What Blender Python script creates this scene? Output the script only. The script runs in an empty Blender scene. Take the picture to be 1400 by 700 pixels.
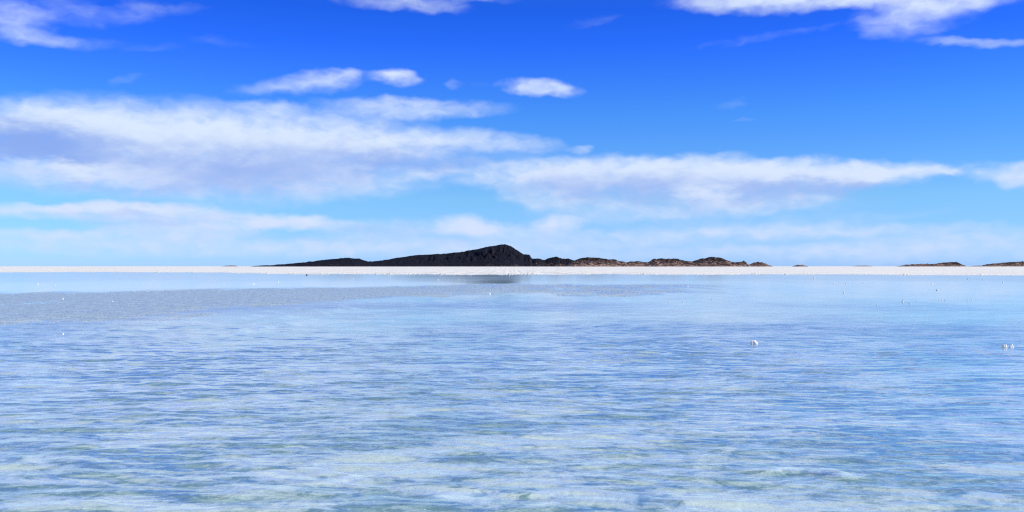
import bpy, bmesh, math, random
import numpy as np

S = bpy.context.scene
COL = S.collection
R = math.radians
EYE = 1.55                      # camera height above the water, metres
FPX = 1374.0                    # focal length in pixels of the 1400 px wide photograph
HORZ = 364.0                    # row of the horizon
SUN_AZ, SUN_EL = 102.0, 40.0     # clockwise from the view direction, degrees
random.seed(4)

# ------------------------------------------------------------------ helpers
def tag(o, label=None, cat=None, group=None, kind=None):
    if label: o['label'] = label
    if cat: o['category'] = cat
    if group: o['group'] = group
    if kind: o['kind'] = kind
    return o

def mesh_np(name, V, F, mat, smooth=True, attrs=None, parent=None):
    """one mesh object out of numpy vertices (n,3) and quads (m,4)"""
    me = bpy.data.meshes.new(name)
    V = np.ascontiguousarray(V, np.float32); F = np.ascontiguousarray(F, np.int32)
    k = F.shape[1]
    me.vertices.add(len(V)); me.vertices.foreach_set('co', V.ravel())
    me.loops.add(F.size); me.loops.foreach_set('vertex_index', F.ravel())
    me.polygons.add(len(F))
    me.polygons.foreach_set('loop_start', np.arange(0, F.size, k, dtype=np.int32))
    me.polygons.foreach_set('loop_total', np.full(len(F), k, np.int32))
    me.polygons.foreach_set('use_smooth', np.full(len(F), smooth))
    for an, av in (attrs or {}).items():
        a = me.attributes.new(an, 'FLOAT', 'POINT'); a.data.foreach_set('value', np.ascontiguousarray(av, np.float32))
    me.update(calc_edges=True); me.validate()
    me.materials.append(mat)
    o = bpy.data.objects.new(name, me); COL.objects.link(o)
    if parent: o.parent = parent
    return o

def vnoise(x, y, seed=0):
    """smooth 2-D value noise in 0..1"""
    xi = np.floor(x); yi = np.floor(y); fx = x-xi; fy = y-yi
    fx = fx*fx*(3-2*fx); fy = fy*fy*(3-2*fy)
    def h(a, b):
        a = a.astype(np.int64); b = b.astype(np.int64)
        n = (a*374761393 + b*668265263 + seed*974634777) & 0xffffffff
        n = ((n ^ (n >> 13))*1274126177) & 0xffffffff
        return ((n ^ (n >> 16)) & 0xffffff)/16777215.0
    return (h(xi, yi)*(1-fx)+h(xi+1, yi)*fx)*(1-fy) + (h(xi, yi+1)*(1-fx)+h(xi+1, yi+1)*fx)*fy

def fbm(x, y, oct=4, seed=0, gain=.5):
    s = 0; a = 1; t = 0
    for k in range(oct):
        s = s + a*vnoise(x*2**k+17.3*k, y*2**k-9.1*k, seed+k); t += a; a *= gain
    return s/t

def sst(a, b, x):
    t = np.clip((x-a)/(b-a), 0, 1); return t*t*(3-2*t)

def ground(px, py):
    """ground point seen at a pixel of the photograph"""
    d = EYE*FPX/(py-HORZ)
    return ((px-700)/FPX*d, d)

class NT:
    """tiny node-tree writer"""
    def __init__(s, tree): s.t = tree
    def n(s, typ, **kw):
        nd = s.t.nodes.new(typ)
        for k, v in kw.items(): setattr(nd, k, v)
        return nd
    def put(s, sock, v):
        if hasattr(v, 'is_output'): s.t.links.new(v, sock)
        elif v is not None: sock.default_value = v
    def m(s, op, a, b=None, c=None, clamp=False):
        nd = s.n('ShaderNodeMath', operation=op, use_clamp=clamp)
        for i, v in enumerate((a, b, c)): s.put(nd.inputs[i], v)
        return nd.outputs[0]
    def v(s, op, a, b=None):
        nd = s.n('ShaderNodeVectorMath', operation=op)
        s.put(nd.inputs[0], a); s.put(nd.inputs[1], b)
        return nd.outputs['Value' if op in ('LENGTH', 'DOT_PRODUCT') else 'Vector']
    def rng(s, x, a, b, c=0., d=1., kind='SMOOTHSTEP'):
        nd = s.n('ShaderNodeMapRange', interpolation_type=kind)
        for i, v in enumerate((x, a, b, c, d)): s.put(nd.inputs[i], v)
        return nd.outputs[0]
    def comb(s, x, y, z=0.):
        nd = s.n('ShaderNodeCombineXYZ')
        for i, v in enumerate((x, y, z)): s.put(nd.inputs[i], v)
        return nd.outputs[0]
    def noise(s, vec, scale, detail=2., rough=.5, dist=0., col=False):
        nd = s.n('ShaderNodeTexNoise')
        s.put(nd.inputs['Vector'], vec)
        for k, v in (('Scale', scale), ('Detail', detail), ('Roughness', rough), ('Distortion', dist)): s.put(nd.inputs[k], v)
        return nd.outputs['Color' if col else 0]
    def mix(s, f, a, b, kind='MIX'):
        nd = s.n('ShaderNodeMix', data_type='RGBA', blend_type=kind)
        s.put(nd.inputs[0], f); s.put(nd.inputs[6], a); s.put(nd.inputs[7], b)
        return nd.outputs[2]
    def ramp(s, f, stops, interp='LINEAR'):
        nd = s.n('ShaderNodeValToRGB'); cr = nd.color_ramp; cr.interpolation = interp
        while len(cr.elements) < len(stops): cr.elements.new(.5)
        for e, (p, c) in zip(cr.elements, stops): e.position = p; e.color = (*c, 1)
        s.put(nd.inputs[0], f); return nd.outputs[0]

def new_mat(name):
    m = bpy.data.materials.new(name); m.use_nodes = True
    m.node_tree.nodes.clear()
    g = NT(m.node_tree); out = g.n('ShaderNodeOutputMaterial')
    return m, g, out.inputs['Surface']

def rgb(c): return (*c, 1.0)

# ------------------------------------------------------------------ camera, sun
cam = bpy.data.cameras.new('camera'); cam.sensor_width = 36; cam.lens = 36*FPX/1400
cam.clip_start = .1; cam.clip_end = 200000
co = bpy.data.objects.new('camera', cam); COL.objects.link(co); S.camera = co
co.location = (0, 0, EYE)
co.rotation_euler = (R(90)+math.atan((HORZ-350)/FPX), 0, 0)

sl = bpy.data.lights.new('sun', 'SUN'); sl.energy = 4.8; sl.angle = R(.5); sl.color = (1, .92, .80)
so = bpy.data.objects.new('sun', sl); COL.objects.link(so)
so.rotation_euler = (R(90-SUN_EL), 0, R(180-SUN_AZ))
so.location = (60, 30, 60)

# ------------------------------------------------------------------ sky
def build_sky():
    w = bpy.data.worlds.new('World'); S.world = w; w.use_nodes = True
    nt = w.node_tree; nt.nodes.clear(); g = NT(nt)
    out = g.n('ShaderNodeOutputWorld'); bg = g.n('ShaderNodeBackground')
    nt.links.new(bg.outputs[0], out.inputs[0])
    sky = g.n('ShaderNodeTexSky', sky_type='NISHITA'); sky.sun_disc = False
    sky.sun_elevation = R(SUN_EL); sky.sun_rotation = R(SUN_AZ)
    sky.altitude = 3650; sky.air_density = 1.; sky.dust_density = .4; sky.ozone_density = 2.5
    tc = g.n('ShaderNodeTexCoord').outputs['Generated']
    sep = g.n('ShaderNodeSeparateXYZ'); g.put(sep.inputs[0], tc)
    x, y, z = sep.outputs
    el = g.m('MULTIPLY', g.m('ARCSINE', g.m('MINIMUM', g.m('MAXIMUM', z, -1.), 1.)), 180/math.pi)
    az = g.m('MULTIPLY', g.m('ARCTAN2', x, y), 180/math.pi)
    # thin high-altitude air: deep blue overhead, milky near the horizon
    tint = g.ramp(g.m('DIVIDE', g.m('MAXIMUM', el, 0.), 40., clamp=True), [
        (0., (.212, .315, .60)), (.015, (.232, .345, .60)), (.095, (.268, .43, .56)), (.215, (.145, .385, .73)),
        (.31, (.068, .27, .91)), (.36, (.05, .235, .84)), (.5, (.13, .40, .78)), (1., (.26, .47, .68))])
    skyc = g.mix(1., g.v('SCALE', sky.outputs[0], None), tint, 'MULTIPLY')
    skyc.node.inputs[0].default_value = 1.
    sc = skyc.node.inputs[6].links[0].from_node; g.put(sc.inputs['Scale'], g.rng(az, -30., 26., 2.5, 2.56, 'LINEAR'))

    # ---- clouds as directions (azimuth, elevation) in degrees
    def azel(px, py):
        a = math.atan((px-700)/FPX)
        return math.degrees(a), math.degrees(math.atan((HORZ-py)/FPX*math.cos(a)))
    K = 180/math.pi/FPX
    # centre x, y, half width, half height (photograph pixels), weight, tilt
    E = [
     # broad bank on the left
     (40,184,190,38,1.2,0),(190,192,200,52,1.25,0),(215,238,150,34,1.0,0),(400,210,200,48,1.2,4),(340,245,160,34,.9,0),
     (520,198,140,27,1.0,5),(650,192,110,17,.95,6),(80,238,130,20,.85,0),
     (560,145,118,14,.95,0),(372,148,45,9,.8,0),(470,160,120,12,.7,0),
     # small puffs above it
     (412,114,84,15,.82,-8),(455,101,40,9,.7,-4),(545,105,34,11,1.1,4),(625,112,15,6,.5,0),(662,114,30,5,.25,5),
     (744,120,46,13,1.1,5),(785,208,20,6.5,.7,0),(592,235,30,12,.85,0),(538,251,22,6,.6,0),(425,256,40,6,.5,0),
     # long bank on the right
     (720,240,110,22,1.1,2),(762,262,62,30,1.0,-8),(850,240,130,24,1.15,0),(960,238,140,22,1.2,0),(1080,238,130,19,1.1,0),
     (1200,234,115,14,1.15,0),(1280,232,50,8,.8,0),(900,272,150,26,.92,-3),(966,264,26,18,.9,20),(1050,260,120,20,.95,-6),(1150,256,100,15,.8,-16),(1010,284,120,12,.7,-4),
     (1030,290,160,18,.5,-5),(1392,240,44,16,1.2,0),
     # low hazy bands
     (170,289,160,12,1.2,0),(250,310,105,18,1.1,0),(392,303,85,12,1.3,2),(120,283,120,7,.9,0),(70,318,80,8,.8,0),(90,328,190,14,.66,0),(520,315,100,17,.8,0),
     (640,309,44,13,1.15,0),(705,316,110,12,.85,0),(770,307,36,10,1.1,0),(480,338,320,15,.60,0),(280,337,320,14,.58,0),
     (930,322,300,13,.78,-2),(1200,318,280,12,.74,0),(1310,332,190,10,.74,-2),(850,345,600,15,.66,0),(1150,300,140,10,.48,-4),(860,300,130,12,.5,0),(1250,345,320,12,.55,0),(620,330,160,12,.42,0),
     # upper clouds cut by the top of the picture
     (1035,0,100,17,.95,3),(1250,22,68,25,.82,0),(1300,2,80,15,.9,0),(1338,56,58,7,.72,5),(1180,0,70,9,.7,0),(1230,-20,260,20,1.0,0),
     (550,4,85,11,.8,4),(650,0,60,6,.55,0),(590,-22,170,14,1.0,0),
     (28,26,50,20,.75,-10),(30,52,56,10,.7,0),(95,4,36,14,.42,20),(10,4,36,9,.4,0),(150,20,70,12,.40,-10),(110,55,60,8,.34,-6),(210,12,90,7,.34,-6),(195,60,50,7,.30,-8),(300,55,60,8,.28,4),(190,5,40,8,.4,0),
     (172,107,28,7,.36,-14),(990,143,34,5,.36,-8),(1010,160,18,4,.34,-8),(810,27,50,7,.34,-10),(1050,48,120,6,.34,-6),(1000,215,50,5,.36,-6),
    ]
    def cloud_group():
        cg = bpy.data.node_groups.new('cloud_cover', 'ShaderNodeTree')
        cg.interface.new_socket('az', in_out='INPUT', socket_type='NodeSocketFloat')
        cg.interface.new_socket('el', in_out='INPUT', socket_type='NodeSocketFloat')
        cg.interface.new_socket('cover', in_out='OUTPUT', socket_type='NodeSocketFloat')
        q = NT(cg); gi = q.n('NodeGroupInput'); go = q.n('NodeGroupOutput')
        A, L = gi.outputs[0], gi.outputs[1]
        # ragged warping, stretched along the horizon
        p1 = q.comb(q.m('MULTIPLY', A, .16), q.m('MULTIPLY', L, .42), 3.1)
        w1 = q.v('SUBTRACT', q.noise(p1, 1., 3., .55, col=True), (.5, .5, .5))
        p2 = q.comb(q.m('MULTIPLY', A, .8), q.m('MULTIPLY', L, 1.25), 7.7)
        w2 = q.v('SUBTRACT', q.noise(p2, 1., 3.5, .5, col=True), (.5, .5, .5))
        pos = q.comb(A, L, 0.)
        pos = q.v('ADD', pos, q.v('MULTIPLY', w1, (4.2, 1.05, 0)))
        pos = q.v('ADD', pos, q.v('MULTIPLY', w2, (1.7, .62, 0)))
        tot = None
        for (cx, cy, rx, ry, wt, tl) in E:
            a0, e0 = azel(cx, cy)
            d = q.v('SUBTRACT', pos, (a0, e0, 0))
            if tl:
                t = R(-tl); c, sn = math.cos(t), math.sin(t)
                u = q.v('DOT_PRODUCT', d, (c/(rx*K), sn/(rx*K), 0)); vv = q.v('DOT_PRODUCT', d, (-sn/(ry*K), c/(ry*K), 0))
                d = q.comb(u, vv, 0.)
            else:
                d = q.v('MULTIPLY', d, (1/(rx*K), 1/(ry*K), 0))
            r2 = q.v('DOT_PRODUCT', d, d)
            f = q.m('MULTIPLY_ADD', r2, -.55*wt, wt, )
            f = q.m('MAXIMUM', f, 0.)
            tot = q.m('MULTIPLY_ADD', f, f, 0. if tot is None else tot)
        tot = q.m('MINIMUM', q.m('SQRT', tot), 1.5)
        # unseen sky beyond the picture: loose fair-weather cloud
        lo = q.noise(q.comb(q.m('MULTIPLY', A, .045), q.m('MULTIPLY', L, .12), 1.3), 1., 4., .55)
        far = q.m('MAXIMUM', q.rng(L, 15.5, 19.), q.rng(q.m('ABSOLUTE', A), 29., 36.))
        far = q.m('MULTIPLY', far, q.rng(lo, .52, .72, 0., 1.05))
        tot = q.m('MAXIMUM', tot, far)
        # fibrous texture inside
        p3 = q.comb(q.m('MULTIPLY', A, .75), q.m('MULTIPLY', L, 1.6), 0.)
        p3 = q.v('ADD', p3, q.v('MULTIPLY', w2, (1.2, 1.2, 0)))
        fn = q.noise(p3, 1., 4., .52)
        cov = q.m('MULTIPLY', tot, q.m('MULTIPLY_ADD', fn, 1.0, .45))
        q.put(go.inputs[0], cov)
        return cg
    cg = cloud_group()
    def cover(a, e):
        nd = g.n('ShaderNodeGroup'); nd.node_tree = cg
        g.put(nd.inputs[0], a); g.put(nd.inputs[1], e); return nd.outputs[0]
    c0 = cover(az, el)
    c1 = cover(g.m('ADD', az, .5), g.m('ADD', el, .75))           # what hangs above, towards the sun
    alpha = g.rng(c0, .13, 1.4, 0., .97)
    shade = g.rng(c1, .6, 2.1, 0., .7)                    # thick cloud overhead: greyer underside
    wv = g.v('SUBTRACT', g.noise(g.comb(g.m('MULTIPLY', az, .3), g.m('MULTIPLY', el, .8), 5.), 1., 4., .6, col=True), (.5, .5, .5))
    pp = g.v('ADD', g.comb(az, el, 0.), g.v('MULTIPLY', wv, (6.5, 2.8, 0)))
    for (cx, cy, rx, ry, wt) in [(20,200,85,26,.7),(40,203,115,36,1.0),(330,240,170,28,.75),(560,216,130,20,.8),(880,262,190,24,.75),(1070,262,120,18,.75),
                                 (200,298,120,10,.5),(480,318,120,12,.6),(1180,262,70,14,.8),(150,262,120,12,.5)]:
        a0, e0 = azel(cx, cy)
        d = g.v('MULTIPLY', g.v('SUBTRACT', pp, (a0, e0, 0)), (1/(rx*K), 1/(ry*K), 0))
        shade = g.m('MULTIPLY_ADD', g.rng(g.v('LENGTH', d), 1.5, .0, 0., wt), g.m('SUBTRACT', 1., shade), shade)
    lit = g.mix(g.rng(el, 0., 9., 1., 0.), rgb((.74, .85, 1.01)), rgb((.67, .77, 1.0)))
    low = g.rng(el, 1., 6.5, 1., 0.)
    dark = g.mix(low, rgb((.27, .425, .88)), rgb((.46, .60, .95)))
    for (cx, cy, rx, ry, wt) in [(95,234,120,13,.9),(965,263,34,20,.9),(200,168,200,22,.8),(620,306,50,12,.5),(370,298,70,8,.5),(750,275,40,16,.7),(1180,232,150,10,.6)]:
        a0, e0 = azel(cx, cy)                                          # sunlit flanks
        d = g.v('MULTIPLY', g.v('SUBTRACT', pp, (a0, e0, 0)), (1/(rx*K), 1/(ry*K), 0))
        shade = g.m('MULTIPLY', shade, g.rng(g.v('LENGTH', d), 1.5, .0, 1., 1-wt))
    cc = g.mix(g.m('MINIMUM', shade, 1.), lit, dark)
    fin = g.mix(alpha, skyc, g.v('SCALE', cc, None))
    sc2 = fin.node.inputs[7].links[0].from_node; sc2.inputs['Scale'].default_value = 10.
    nt.links.new(fin, bg.inputs[0]); bg.inputs[1].default_value = .1
    w.cycles.sampling_method = 'MANUAL'; w.cycles.sample_map_resolution = 512
    return w
build_sky()

# ------------------------------------------------------------------ the ground sheet: salt flat, lake bed
def polar_grid():
    """rings of vertices round the viewpoint, dense where the picture needs it; returns radius and azimuth arrays"""
    y = np.concatenate([np.arange(365.5, 372, .25)[::-1], np.arange(372, 716, .7)])
    y = np.sort(y)[::-1]
    rr = EYE*FPX/(y-HORZ)
    rr = np.concatenate([[.4, 1.2, 2.2, 3.2, 4.4, 5.4], rr, [2600, 4000, 7000, 13000, 26000, 60000]])
    rr = np.unique(np.round(rr, 4))
    a = np.concatenate([np.arange(-34, 34, .052), np.arange(34, 326, 2.0)])
    return rr, np.radians(a)

def seg_dist(X, Y, pts):
    d = np.full(X.shape, 1e9)
    for (x0, y0), (x1, y1) in zip(pts[:-1], pts[1:]):
        dx, dy = x1-x0, y1-y0
        t = np.clip(((X-x0)*dx+(Y-y0)*dy)/(dx*dx+dy*dy), 0, 1)
        d = np.minimum(d, np.hypot(X-x0-t*dx, Y-y0-t*dy))
    return d

def wedge_mask(X, Y):
    """the strip of half-drowned salt grains left of centre"""
    D = np.hypot(X, Y)+1e-6
    px = 700+FPX*X/np.maximum(Y, .5)
    wob = (fbm(X*.12, Y*.05, 3, 31)-.5)+.55*(fbm(X*.9, Y*.16, 3, 33)-.5)
    top = np.interp(px, [-400, 0, 350, 700, 1000, 1500], [399, 397, 393, 388.5, 387, 386])
    bot = np.interp(px, [-400, 0, 200, 450, 620, 760, 950, 1100, 1500], [462, 446, 437, 426, 416, 407, 396, 388, 380])
    py = HORZ+EYE*FPX/D
    m = sst(top-1.2, top+2.2, py+wob*4)*(1-sst(bot-24, bot+10, py+wob*44))
    return np.where(Y > 5, m, 0)

RIDGES = [  # salt ridges on the lake bed, traced on the ground
    [(235, 705), (265, 690), (300, 671), (350, 655), (420, 640), (455, 634), (492, 631)],
    [(330, 618), (390, 622), (440, 627), (492, 631)],
    [(-40, 612), (60, 610), (120, 611)],
    [(560, 660), (650, 648), (780, 655), (900, 664), (1010, 672)],
    [(980, 668), (1080, 676), (1180, 679), (1300, 687), (1440, 696)],
    [(1040, 627), (1085, 624), (1130, 627), (1150, 632)],
    [(1230, 648), (1290, 650), (1340, 653), (1440, 662)],
    [(430, 650), (520, 645), (640, 650)],
]
CRACKS = [
    [(262, 697), (275, 684), (305, 670), (352, 661)],
    [(400, 622), (430, 628), (470, 640)],
    [(1078, 629), (1105, 628), (1135, 631)],
    [(1040, 581), (1075, 582)],
]
def build_ground():
    rr, aa = polar_grid(); nr, na = len(rr), len(aa)
    A, D = np.meshgrid(aa, rr)
    X = D*np.sin(A); Y = D*np.cos(A)
    azd = np.degrees(np.where(A > math.pi, A-2*math.pi, A))
    # shoreline
    n1 = fbm(X*.02, Y*.004, 4, 3)-.5
    n2 = fbm(X*.22, Y*.012, 4, 4)-.5
    shore = np.interp(azd, [-60, -27, -21, -16, -12, -5, 30, 60], [250, 268, 268, 236, 190, 178, 176, 190])*(1+.18*n1+.20*n2)
    t = sst(-6, 22, D-shore)
    land = .035+.05*(fbm(X*.13, Y*.02, 4, 9)-.35)+.03*(vnoise(X*1.2, Y*.25, 12)**3)
    bed = -.13 + .05*(fbm(X*.35, Y*.35, 4, 5)-.5)
    # shelves of slightly higher bed
    bed += .02*(fbm(X*1.3, Y*1.3, 3, 8)-.5)
    rid = np.zeros_like(X)
    near = (D < 30) & (np.abs(azd) < 34)
    wx = X+.28*(fbm(X*1.5, Y*1.5, 3, 21)-.5); wy = Y+.28*(fbm(X*1.5, Y*1.5, 3, 22)-.5)
    for k, r in enumerate(RIDGES):
        d = seg_dist(wx[near], wy[near], [ground(*p) for p in r])
        rid[near] = np.maximum(rid[near], np.exp(-(d/.09)**2)*.7+.45*np.exp(-(d/.30)**2))
    brk = sst(.3, .62, fbm(X*1.1, Y*1.1, 3, 23))
    rid = rid*(.25+.75*brk)
    crk = np.zeros_like(X)                                             # sunken seams beside the ridges, darkened in colour as their shading
    for k, r in enumerate(CRACKS):
        d = seg_dist(wx[near], wy[near], [ground(*p) for p in r])
        crk[near] = np.maximum(crk[near], np.exp(-(d/.06)**2)*(.40+.35*brk[near]))
    bed = bed + .045*rid - .025*crk
    z = bed*(1-t)+land*t
    wm = wedge_mask(X, Y)*(1-t)
    rough = np.random.RandomState(2).rand(*X.shape)
    sm = .5+(rough-.5)*.75          # crystals two or three vertices wide
    clump = fbm(X*.5, Y*.22, 3, 14)
    grains = .003+.020*np.clip(sm-.3, 0, 1)*(.5+clump)+.012*(clump-.52)
    w0 = sst(0, .22, wm)
    grains = grains-.030*(1-wm)**1.3+.016*(fbm(X*1.3, Y*.25, 3, 61)-.5)*(1-.6*wm)
    z = z*(1-w0)+grains*w0
    # a wet bar at the far left and the rough lip of the crust
    bar = .9*np.exp(-((D-150-10*n1)/9.0)**2)*sst(-5, -13, azd)*sst(-80, -40, azd)
    z = z*(1-bar)+(.004+.016*(rough-.45))*bar
    edge = np.exp(-((D-shore-14)/9.)**2)
    z += edge*(np.roll(rough, 3, 1)*.5+.5*rough)**6*.5
    z += t*(1-sst(300, 900, D))*(rough-.5)*.025
    # the flat goes on level to the horizon
    z = np.where(D > 2500, .03, z)
    V = np.stack([X, Y, z], -1).reshape(-1, 3)
    i = np.arange(nr-1)[:, None]*na; j = np.arange(na)[None, :]; j2 = (j+1) % na
    F = np.stack([i+j, i+j2, i+na+j2, i+na+j], -1).reshape(-1, 4)[:, ::-1]
    V = np.vstack([V, [[0, 0, -.13]]]); c = len(V)-1      # close the centre
    jj = np.arange(na)
    Fc = np.stack([np.full(na, c), (jj+1) % na, jj, jj], -1)
    att = {'ridge': np.append(rid.ravel(), 0), 'grain': np.append(np.maximum(wm, bar).ravel(), 0), 'dry': np.append(t.ravel(), 0), 'crack': np.append(crk.ravel(), 0)}
    # triangles of the centre as degenerate-free fan: use a tiny first ring instead
    return V[:-1], F, {k: v[:-1] for k, v in att.items()}

def mat_salt():
    m, g, out = new_mat('salt crust')
    b = g.n('ShaderNodeBsdfPrincipled'); g.put(out, b.outputs[0])
    geo = g.n('ShaderNodeNewGeometry').outputs['Position']
    at = lambda n: g.n('ShaderNodeAttribute', attribute_name=n).outputs['Fac']
    ridge, grain, dry = at('ridge'), at('grain'), at('dry')
    # lake bed: greenish grey sediment with pale crystalline patches, painted partly for caustic light
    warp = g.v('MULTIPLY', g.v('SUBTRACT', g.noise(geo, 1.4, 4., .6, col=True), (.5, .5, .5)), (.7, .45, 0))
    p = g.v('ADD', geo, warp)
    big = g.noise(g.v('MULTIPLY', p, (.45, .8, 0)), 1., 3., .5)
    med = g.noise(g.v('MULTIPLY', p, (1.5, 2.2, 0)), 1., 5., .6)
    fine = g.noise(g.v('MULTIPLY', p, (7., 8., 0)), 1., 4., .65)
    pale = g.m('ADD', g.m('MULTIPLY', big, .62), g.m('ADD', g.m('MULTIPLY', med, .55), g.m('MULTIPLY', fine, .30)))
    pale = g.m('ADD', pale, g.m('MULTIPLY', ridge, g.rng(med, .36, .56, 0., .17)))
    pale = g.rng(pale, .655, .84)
    base = g.mix(g.rng(fine, .40, .57), rgb((.225, .32, .30)), rgb((.41, .51, .46)))
    base = g.mix(g.rng(med, .30, .44, .75, 0.), base, rgb((.175, .255, .27)))
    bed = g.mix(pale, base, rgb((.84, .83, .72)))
    crack = g.rng(g.m('ADD', at('crack'), g.m('MULTIPLY', fine, .35)), .62, .95)
    bed = g.mix(crack, bed, rgb((.11, .165, .18)))  # ridge-side shading painted dark along the sunken seams
    speck = g.noise(geo, 26., 2., .6)
    bed = g.mix(g.rng(speck, .67, .74), bed, rgb((.92, .92, .88)))  # white salt specks, also painted in for sun glints
    wet = g.mix(g.rng(g.noise(g.v('MULTIPLY', geo, (5., .9, 0)), 1., 4., .7), .36, .64), rgb((.30, .40, .435)), rgb((.475, .58, .59)))
    white = g.mix(g.rng(g.noise(g.v('MULTIPLY', geo, (1.1, .011, 0)), 1., 5., .75), .36, .60), rgb((.60, .60, .535)), rgb((.93, .905, .785)))
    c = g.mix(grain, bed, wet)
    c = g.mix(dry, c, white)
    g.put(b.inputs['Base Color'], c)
    g.put(b.inputs['Roughness'], g.m('MULTIPLY_ADD', grain, -.12, g.rng(dry, 0., 1., .5, .8, 'LINEAR')))
    g.put(b.inputs['Specular IOR Level'], g.m('MULTIPLY_ADD', grain, .3, .22))
    bp = g.n('ShaderNodeBump'); bp.inputs['Strength'].default_value = .6; bp.inputs['Distance'].default_value = .02
    g.put(bp.inputs['Height'], g.noise(geo, 14., 4., .6)); g.put(b.inputs['Normal'], bp.outputs[0])
    return m
V, F, att = build_ground()
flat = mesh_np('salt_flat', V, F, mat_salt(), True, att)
tag(flat, 'white salt crust running level to the horizon and under the shallow water', 'salt flat', kind='structure')

# ------------------------------------------------------------------ water
def mat_water():
    m, g, out = new_mat('shallow brine')
    geo = g.n('ShaderNodeNewGeometry').outputs['Position']
    at = lambda n: g.n('ShaderNodeAttribute', attribute_name=n).outputs['Fac']
    p = g.v('MULTIPLY', geo, (1, 1, 0))
    w2 = g.noise(g.v('MULTIPLY', p, (4., 9., 0)), 1., 2., .5, .3)
    w3 = g.noise(g.v('MULTIPLY', p, (14., 24., 0)), 1., 2., .5)
    h = g.m('ADD', g.m('MULTIPLY', w2, .0015), g.m('MULTIPLY', w3, .0008))
    h = g.m('MULTIPLY', h, at('micro'))
    bp = g.n('ShaderNodeBump'); bp.inputs['Strength'].default_value = 1.; bp.inputs['Distance'].default_value = 1.
    g.put(bp.inputs['Height'], h)
    # Schlick's Fresnel for water, the same seen from above and from below (sunlight enters the water too)
    ci = g.m('ABSOLUTE', g.v('DOT_PRODUCT', g.n('ShaderNodeNewGeometry').outputs['Incoming'], bp.outputs[0]), clamp=True)
    fr = g.m('MULTIPLY_ADD', g.m('POWER', g.m('SUBTRACT', 1., ci), 5.), .979, .021)
    tr = g.n('ShaderNodeBsdfTransparent'); tr.inputs[0].default_value = (.86, .955, .965, 1)
    gl = g.n('ShaderNodeBsdfGlossy', distribution='MULTI_GGX'); gl.inputs[0].default_value = (1, 1, 1, 1)
    g.put(gl.inputs['Roughness'], at('rough'))
    g.put(gl.inputs['Normal'], bp.outputs[0])
    # a ruffled surface shows its steeper facets: less mirror, more of the bed
    fac = g.m('MULTIPLY', fr, g.rng(at('rough'), .1, .5, 1., .62, 'LINEAR'))
    mx = g.n('ShaderNodeMixShader'); g.put(mx.inputs[0], fac); g.put(mx.inputs[1], tr.outputs[0]); g.put(mx.inputs[2], gl.outputs[0])
    g.put(out, mx.outputs[0])
    return m
def build_water():
    y = np.concatenate([np.arange(369, 385, 1.), np.arange(385, 400, .6), np.arange(400, 490, .28), np.arange(490, 712, .42)])
    rr = np.unique(np.round(np.concatenate([[.5, 1.5, 3, 4.5, 5.6], EYE*FPX/(y-HORZ), [470.]]), 4))
    aa = np.radians(np.concatenate([np.arange(-31, 31, .055), np.arange(31, 329, 2.)]))
    A, D = np.meshgrid(aa, rr); nr, na = A.shape
    X = D*np.sin(A); Y = D*np.cos(A)
    dense = (np.abs(np.sin(A)) < .53) & (Y > 0)
    gap = np.gradient(rr)[:, None]+0*A
    rs = np.random.RandomState(11); Z = np.zeros_like(X)
    gust = .45+1.0*sst(.3, .7, fbm(X*.14, Y*.10, 3, 41))
    gust2 = .5+.9*sst(.3, .7, fbm(X*.3+9, Y*.2, 3, 42))
    wx = X+.5*(fbm(X*.5, Y*.5, 2, 43)-.5); wy = Y+.5*(fbm(X*.5, Y*.5, 2, 44)-.5)
    N = 72
    for k in range(N):
        lam = .11*(.80/.11)**((k+rs.rand())/N)
        th = R(6)+rs.normal()*R(21)
        kx, ky = math.sin(th)*2*math.pi/lam, math.cos(th)*2*math.pi/lam
        slope = .0100*(1.35 if .24 < lam < .55 else .75)
        live = np.where(dense, sst(1.9, 3.4, lam/gap), 0)
        ok = live.any(1)
        Z[ok] += (slope/(2*math.pi/lam)*live*np.sin(kx*wx+ky*wy+rs.rand()*6.283))[ok]*(gust if k % 2 else gust2)[ok]
    for k in range(26):                                                # the finest wavelets
        lam = .045*(.11/.045)**((k+rs.rand())/26)
        th = R(4)+rs.normal()*R(26)
        kx, ky = math.sin(th)*2*math.pi/lam, math.cos(th)*2*math.pi/lam
        live = np.where(dense, sst(1.9, 3.4, lam/gap), 0); ok = live.any(1)
        Z[ok] += (.0026/(2*math.pi/lam)*live*np.sin(kx*wx+ky*wy+rs.rand()*6.283))[ok]*gust2[ok]
    wm = wedge_mask(X, Y)
    calm = 1-.93*sst(22, 76, D+18*(fbm(X*.06, Y*.03, 3, 45)-.5)+10*sst(-.25, .3, np.sin(A)))
    calm = np.maximum(calm, .9*wm)
    Z *= calm
    jit = rs.rand(*X.shape); jit = (jit+np.roll(jit, 1, 1)+np.roll(jit, 2, 1))/3-.5
    Z += np.where(dense, wm*jit*np.minimum(gap, .6)*.13*(1-.75*sst(30, 55, D)), 0)
    rough = .03+.20*sst(12, 34, D)*calm*gust+.028*sst(80, 125, D)
    rough = np.maximum(rough, wm**2*.20*(1-.9*sst(30, 55, D)))
    micro = np.clip(calm*gust2, 0, 1.4)*(1-.3*sst(12, 40, D))
    V = np.stack([X, Y, Z], -1).reshape(-1, 3)
    i = np.arange(nr-1)[:, None]*na; j = np.arange(na)[None, :]; j2 = (j+1) % na
    F = np.stack([i+j, i+j2, i+na+j2, i+na+j], -1).reshape(-1, 4)[:, ::-1]
    return mesh_np('water', V, F, mat_water(), True, {'rough': rough.ravel(), 'micro': micro.ravel()})
water = build_water()
tag(water, 'clear shallow rippled water lying over white salt', 'water', kind='structure')

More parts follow.
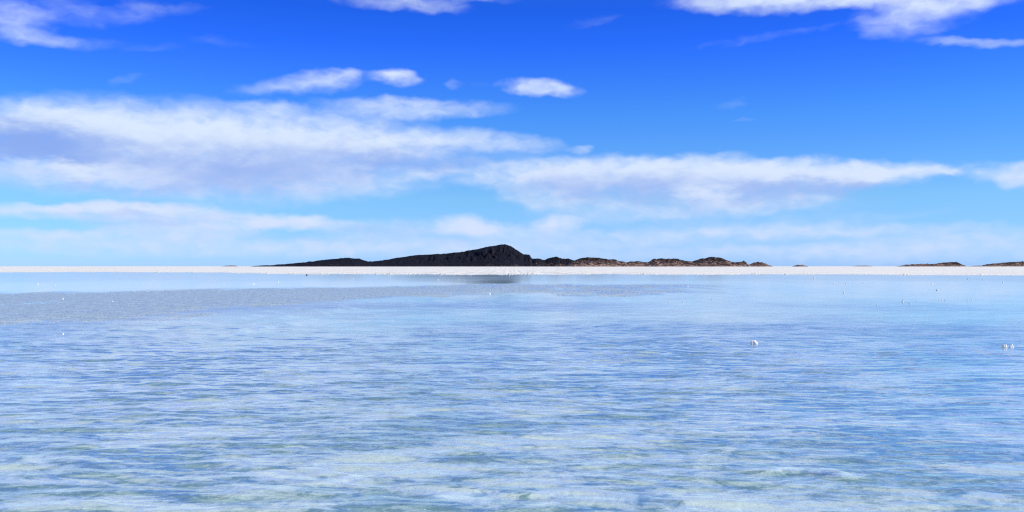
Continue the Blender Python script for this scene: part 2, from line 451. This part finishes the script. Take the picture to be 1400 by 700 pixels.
# ------------------------------------------------------------------ islands
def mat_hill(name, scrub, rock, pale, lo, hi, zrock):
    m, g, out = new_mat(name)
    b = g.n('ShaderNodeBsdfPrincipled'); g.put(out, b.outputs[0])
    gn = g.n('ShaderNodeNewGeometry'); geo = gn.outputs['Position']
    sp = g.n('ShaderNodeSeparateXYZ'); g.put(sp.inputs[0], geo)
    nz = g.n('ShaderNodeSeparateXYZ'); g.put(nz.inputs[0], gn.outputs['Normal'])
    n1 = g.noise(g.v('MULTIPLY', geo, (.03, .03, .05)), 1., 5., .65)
    n2 = g.noise(g.v('MULTIPLY', geo, (.085, .085, .035)), 1., 5., .68)  # streaked downhill: light along the gullies painted into the rock tone
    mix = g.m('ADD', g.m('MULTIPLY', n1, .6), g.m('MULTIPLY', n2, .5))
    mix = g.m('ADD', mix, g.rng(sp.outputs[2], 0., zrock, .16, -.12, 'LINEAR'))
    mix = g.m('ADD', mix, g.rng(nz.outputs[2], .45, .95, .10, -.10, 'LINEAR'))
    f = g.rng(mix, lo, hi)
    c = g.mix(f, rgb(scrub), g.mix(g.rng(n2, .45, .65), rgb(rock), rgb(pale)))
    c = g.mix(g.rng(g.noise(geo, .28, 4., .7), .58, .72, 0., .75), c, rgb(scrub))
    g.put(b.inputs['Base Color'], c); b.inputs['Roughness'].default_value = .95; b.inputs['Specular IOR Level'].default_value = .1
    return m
M_HILL = mat_hill('shaded scrub slope', (.0085, .0095, .016), (.05, .038, .034), (.12, .084, .068), .55, .84, 34)  # dark scrub, its colour deepened for shade and blued for haze
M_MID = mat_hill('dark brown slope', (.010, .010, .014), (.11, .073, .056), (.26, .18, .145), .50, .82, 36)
M_ROCK = mat_hill('brown rock', (.022, .018, .017), (.20, .122, .092), (.52, .345, .265), .43, .70, 45)

def hill(name, prof, dist, mat, depth, rough=.10, seed=1, lean=0., step=2.5):
    """relief whose skyline follows PROF [(photo x, height in photo pixels)], standing DIST metres away"""
    k = dist/FPX
    px = np.array([p[0] for p in prof], float); hp = np.array([p[1] for p in prof], float)
    x0, x1 = (px[0]-700)*k, (px[-1]-700)*k
    cx = (x0+x1)/2
    nx = int((x1-x0)/step)+2; ny = max(24, int(2*depth/step/1.6))
    xs = np.linspace(x0, x1, nx); ts = np.linspace(-1, 1, ny)
    X, T = np.meshgrid(xs, ts)
    skew = lean*(fbm(X*.012, 0*X, 2, seed+50)-.5)
    H = np.interp(X+0*T, (px-700)*k, hp*k)
    jag = fbm(X*.055, 0*X+seed, 4, seed+30, .65)-.5                   # broken skyline
    H = np.where(H > 0, np.maximum(H+np.minimum(H*.45, 4.6)*jag*(1.5 if rough > .09 else 1.15), 0), H)
    Dp = depth*(.35+.65*np.clip(H/ (hp.max()*k), 0, 1)**.7)
    Y = T*Dp
    tt = np.clip(np.abs(T+skew*(1-np.abs(T))), 0, 1)
    n = fbm(X*.02, Y*.02, 5, seed)-.5
    gul = np.abs(fbm(X*.03+.3*n, Y*.012, 4, seed+7)-.5)*2            # gullies running down the slope
    body = np.clip(1-tt**1.25, 0, 1)**.85
    mid = np.clip(1-((1-tt)*2-1)**2, 0, 1)                            # most relief half way down
    Z = H*body*(1-.38*mid*(1-gul)**2) + H*rough*2.2*n*body**.5*(.35+mid)
    bould = fbm(X*.09, Y*.09, 3, seed+11)
    Z += np.minimum(H*.5, 5.)*rough*3*(bould-.5)*np.clip(body*3, 0, 1)
    Z = np.maximum(Z, 0)*np.where(H > 0, 1, 0)
    edge = (np.abs(T) > .999) | (X <= xs[0]+1e-6) | (X >= xs[-1]-1e-6)
    Z = np.where(edge, -1.5, Z-.15)
    V = np.stack([X-cx, Y, Z], -1).reshape(-1, 3)
    i = np.arange(ny-1)[:, None]*nx; j = np.arange(nx-1)[None, :]
    F = np.stack([i+j, i+j+1, i+nx+j+1, i+nx+j], -1).reshape(-1, 4)
    o = mesh_np(name, V, F, mat, False)
    o.location = (cx, dist, 0.03)
    return o
D0 = 4500.
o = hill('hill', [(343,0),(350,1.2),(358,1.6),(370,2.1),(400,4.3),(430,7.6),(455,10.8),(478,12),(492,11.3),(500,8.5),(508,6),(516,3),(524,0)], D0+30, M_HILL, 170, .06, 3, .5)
tag(o, 'low dark tongue of land tapering to the left end of the island', 'hill', kind='structure')
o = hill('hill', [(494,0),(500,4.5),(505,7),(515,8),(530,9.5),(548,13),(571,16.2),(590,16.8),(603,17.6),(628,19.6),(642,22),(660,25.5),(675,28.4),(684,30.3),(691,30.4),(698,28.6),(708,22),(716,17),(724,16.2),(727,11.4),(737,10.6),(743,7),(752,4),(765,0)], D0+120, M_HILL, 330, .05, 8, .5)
tag(o, 'tall dark hill with a blunt peak at the middle of the horizon', 'hill', kind='structure')
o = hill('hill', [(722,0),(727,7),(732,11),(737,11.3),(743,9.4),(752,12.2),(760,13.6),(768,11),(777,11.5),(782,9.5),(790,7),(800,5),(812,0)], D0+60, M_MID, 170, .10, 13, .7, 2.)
tag(o, 'dark brown shoulder of low bumps between the tall dark hill and the first rocky knoll', 'hill', kind='structure')
KN = [
 ([(772,0),(780,7),(790,10.5),(803,13.2),(817,12.2),(824,10.8),(832,10.2),(843,9.4),(850,7),(857,5.8),(866,5),(876,0)], D0-40, 'scrub-topped brown rocky knoll at the foot of the dark hill'),
 ([(842,0),(849,4),(856,5.4),(864,6.8),(874,7.7),(881,6.6),(888,6.2),(897,5),(906,0)], D0+20, 'lowest brown rock rise between the two scrubby knolls'),
 ([(874,0),(880,4.5),(886,6.2),(893,9.8),(908,11.1),(918,10.8),(928,11.1),(937,7.9),(944,6.8),(954,5),(962,0)], D0-10, 'flat-topped brown rocky knoll with a dark cap of scrub'),
 ([(930,0),(936,5.2),(943,6.8),(950,7.8),(959,10.6),(966,12.3),(977,13.6),(985,12.6),(990,11.4),(996,8.6),(1001,6.4),(1008,5),(1014,0)], D0-60, 'highest and roundest brown rocky knoll towards the right end of the island'),
 ([(997,0),(1001,5.6),(1006,6.6),(1011,7.1),(1016,8.4),(1019,5.6),(1022,2),(1025,0)], D0-90, 'small pinkish crag at the right tip of the island'),
 ([(1022,0),(1025,2.4),(1031,5.2),(1038,6.7),(1044,6),(1049,4.2),(1053,1),(1055,0)], D0-30, 'small rounded rock islet just off the right tip of the island'),
]
for n, (pr, d, lb) in enumerate(KN):
    tag(hill('rocky_knoll', pr, d, M_ROCK, 55+8*max(p[1] for p in pr), .16, 20+5*n, .8, 1.6), lb, 'rocky knoll', 'brown rocky knolls along the right of the island', 'structure')
IS = [
 ([(1228,0),(1232,1.2),(1240,2.6),(1252,3.6),(1262,3.2),(1272,4),(1284,4.4),(1292,5.4),(1299,6.3),(1306,6.9),(1311,4.2),(1316,1),(1317,0)], 5600., 'long brown rock islet with a steep right end, second from the right edge'),
 ([(1326,0),(1331,1),(1345,2),(1356,4),(1366,5.2),(1380,6),(1394,6.6),(1410,6.2),(1440,7),(1470,3),(1490,0)], 5800., 'brown rock islet cut off by the right edge of the picture'),
 ([(1087,0),(1088.2,1.6),(1090,2.8),(1093,2.2),(1097,2.6),(1099,2),(1100,0)], 5000., 'tiny dark rock islet standing alone on the white horizon'),
 ([(303,0),(308,.9),(315,1.3),(321,1.2),(326,0)], 9000., 'faint dark sliver of land left of the island tip'),
 ([(1166,0),(1172,.8),(1182,1.2),(1190,.7),(1194,0)], 12000., 'faint pale sliver of land between the rock islets'),
]
for n, (pr, d, lb) in enumerate(IS):
    tag(hill('islet', pr, d, M_ROCK, 60+9*max(p[1] for p in pr), .2 if n < 3 else .05, 60+5*n, .8, 2.2), lb, 'islet', 'far islets on the horizon', 'structure')

# ------------------------------------------------------------------ loose lumps of salt in the water
def mat_lump():
    m, g, out = new_mat('salt lump')
    b = g.n('ShaderNodeBsdfPrincipled'); g.put(out, b.outputs[0])
    tc = g.n('ShaderNodeTexCoord').outputs['Object']
    g.put(b.inputs['Base Color'], g.mix(g.rng(g.noise(tc, 18., 4., .6), .35, .6), rgb((.70, .67, .62)), rgb((.90, .88, .85))))
    b.inputs['Roughness'].default_value = .55
    return m
def mat_stone():
    m, g, out = new_mat('dark stone')
    b = g.n('ShaderNodeBsdfPrincipled'); g.put(out, b.outputs[0])
    tc = g.n('ShaderNodeTexCoord').outputs['Object']
    g.put(b.inputs['Base Color'], g.mix(g.noise(tc, 6., 4., .6), rgb((.03, .03, .035)), rgb((.10, .09, .09))))
    b.inputs['Roughness'].default_value = .8
    return m
M_LUMP, M_STONE = mat_lump(), mat_stone()
def lump(name, px, py, w, h, mat, seed):
    """knobbly cluster of crystals, w x h in photograph pixels"""
    if w < 6: w, h = w*.70, h*.66
    x, d = ground(px, py+h*.4)
    k = d/FPX; W, H = w*k/2, h*k
    bm = bmesh.new(); rn = random.Random(seed)
    bmesh.ops.create_icosphere(bm, subdivisions=4, radius=1.)
    dirs = [(rn.uniform(-1, 1), rn.uniform(-1, 1), rn.uniform(-.2, 1), rn.uniform(.2, .9), rn.uniform(.06, .3)) for _ in range(14)]
    for v in bm.verts:
        p = v.co.normalized(); r = .72
        for (a, b, c, amp, wd) in dirs:
            l = math.sqrt(a*a+b*b+c*c)+1e-6
            dd = 1-(p.x*a+p.y*b+p.z*c)/l
            r += amp*.6*max(0, 1-dd/wd)
        r += rn.uniform(-.1, .1)
        v.co = (p.x*r, p.y*r, max(p.z*r, -.3))
    for v in bm.verts:
        if v.co.z > 0: q = 1-.5*min(v.co.z, 1.); v.co.x *= q; v.co.y *= q
    mx = max(abs(v.co.x) for v in bm.verts); mz = max(v.co.z for v in bm.verts)
    for v in bm.verts: v.co = (v.co.x/mx*W, v.co.y/mx*W*.9, v.co.z/mz*H)
    me = bpy.data.meshes.new(name); bm.to_mesh(me); bm.free(); me.materials.append(mat)
    o = bpy.data.objects.new(name, me); COL.objects.link(o)
    o.location = (x, d, 0.0)
    o.rotation_euler = (0, 0, rn.uniform(-.6, .6))
    return o
GL = 'lumps of salt standing in the water'
LUMPS = [
 (1030,468,13,5.5,'biggest single white salt lump, alone in the rippled water right of centre'),
 (1373,473,7,5,'left one of a close pair of salt lumps near the right edge'),
 (1382,473,7,5,'right one of a close pair of salt lumps near the right edge'),
 (1234,411.5,4.5,5,'brightest lump at the left end of a row of salt lumps in calm water'),
 (1243.5,414.5,4,3.5,'salt lump a step nearer than the bright lump left of it'),
 (1253.6,410.5,3,2.6,'faint speck of salt just right of the bright lump in the row'),
 (1284,410,3.2,3.6,'left lump of the three-lump middle of the row of salt lumps'),
 (1288,410.3,2.6,2.8,'centre lump of the three-lump middle of the row of salt lumps'),
 (1292,410,2.6,3.2,'right lump of the three-lump middle of the row of salt lumps'),
 (1322.5,410,3.2,4,'left of the two salt lumps ending the row on the right'),
 (1328.6,410,3.2,4,'right of the two salt lumps ending the row on the right'),
 (1198.6,417,3,2.6,'lone faint salt lump left of and nearer than the row of lumps'),
 (1281,396,5,3.2,'wide flat salt lump halfway between the row of lumps and the shore'),
 (1274,387.5,4,2.6,'salt lump close in front of the shore below the long rock islet'),
 (1260.7,399,3,2.4,'small salt lump left of the wide flat lump'),
 (1153.6,399.6,3.4,2.8,'salt lump alone in smooth water left of the row of lumps'),
 (1156,386.8,2.6,2,'speck of salt near the shore, right of a second speck'),
 (1140,386.6,2.8,2.4,'speck of salt near the shore, below the gap after the dark islet'),
 (1130,381.6,2.6,2,'speck of salt near the shore to the right of the tiny dark islet'),
 (1113,379.4,2.8,2.8,'salt lump against the shore just right of the tiny dark islet'),
 (1180,386.8,2.6,1.8,'speck of salt near the shore below the faint pale land'),
 (1323,381,2.8,2.2,'salt speck near the shore below the gap between the two right islets'),
 (1343,382,2.6,2,'salt speck near the shore below the left end of the cut-off islet'),
 (1371,385.5,3.2,2.4,'salt lump near the shore below the middle of the cut-off islet'),
 (1354,397,2.6,2.2,'salt lump farther out in the water below the cut-off islet'),
 (940,391.5,4.5,2.6,'flat salt lump in smooth water below the notch between the highest knolls'),
 (913.6,412,2.4,2.4,'leftmost of a broken line of salt specks below the flat-topped knoll'),
 (933,411.6,2.6,3,'brighter second speck of the broken line of salt below the knolls'),
 (959,410,2.2,2,'third speck of the broken line of salt below the knolls'),
 (973,408.5,2.2,1.8,'fourth speck of the broken line of salt below the knolls'),
 (998,410,2.2,2.4,'last speck on the right of the broken line of salt below the knolls'),
 (598.6,382,3.2,2,'salt lump at the left end of the dark reflection of the hill'),
 (670,401.5,3.6,2.6,'bright grain of salt in the speckled shallows under the hill peak'),
 (483,380.4,3,2,'speck of salt near the shore below the low dark tongue of land'),
 (380,384.4,3,2.2,'salt speck near the shore below the left tip of the island'),
 (347,387.4,3,2.6,'salt speck in smooth water just left of the island tip'),
 (51.5,388,4,3,'salt lump in the smooth water near the left edge, left of a fainter one'),
 (76,389,3,2,'fainter salt lump in the smooth water near the left edge'),
 (86,408.6,3.4,3,'salt lump at the upper left of the speckled shallows'),
 (87,456,4,4.4,'bright salt lump alone in rippled water near the left edge'),
 (154,412,3,3,'bright grain of salt in the speckled shallows at the left'),
]
for n, (px, py, w, h, lb) in enumerate(LUMPS):
    tag(lump('salt_lump', px, py, w, h, M_LUMP, 100+n), lb, 'salt lump', GL)
tag(lump('stone', 419.5, 375.6, 4.5, 2.6, M_STONE, 7), 'small dark stone on the wet edge of the white salt shore', 'stone')

# ------------------------------------------------------------------ render settings
vs = S.view_settings
vs.view_transform = 'Standard'; vs.look = 'None'; vs.exposure = 0; vs.gamma = 1; vs.use_curve_mapping = False
S.render.engine = 'CYCLES'
S.cycles.transparent_max_bounces = 12; S.cycles.max_bounces = 5; S.cycles.diffuse_bounces = 2
S.cycles.sample_clamp_indirect = 6.
S.cycles.use_denoising = False
S.cycles.filter_width = 1.25
S.render.film_transparent = False
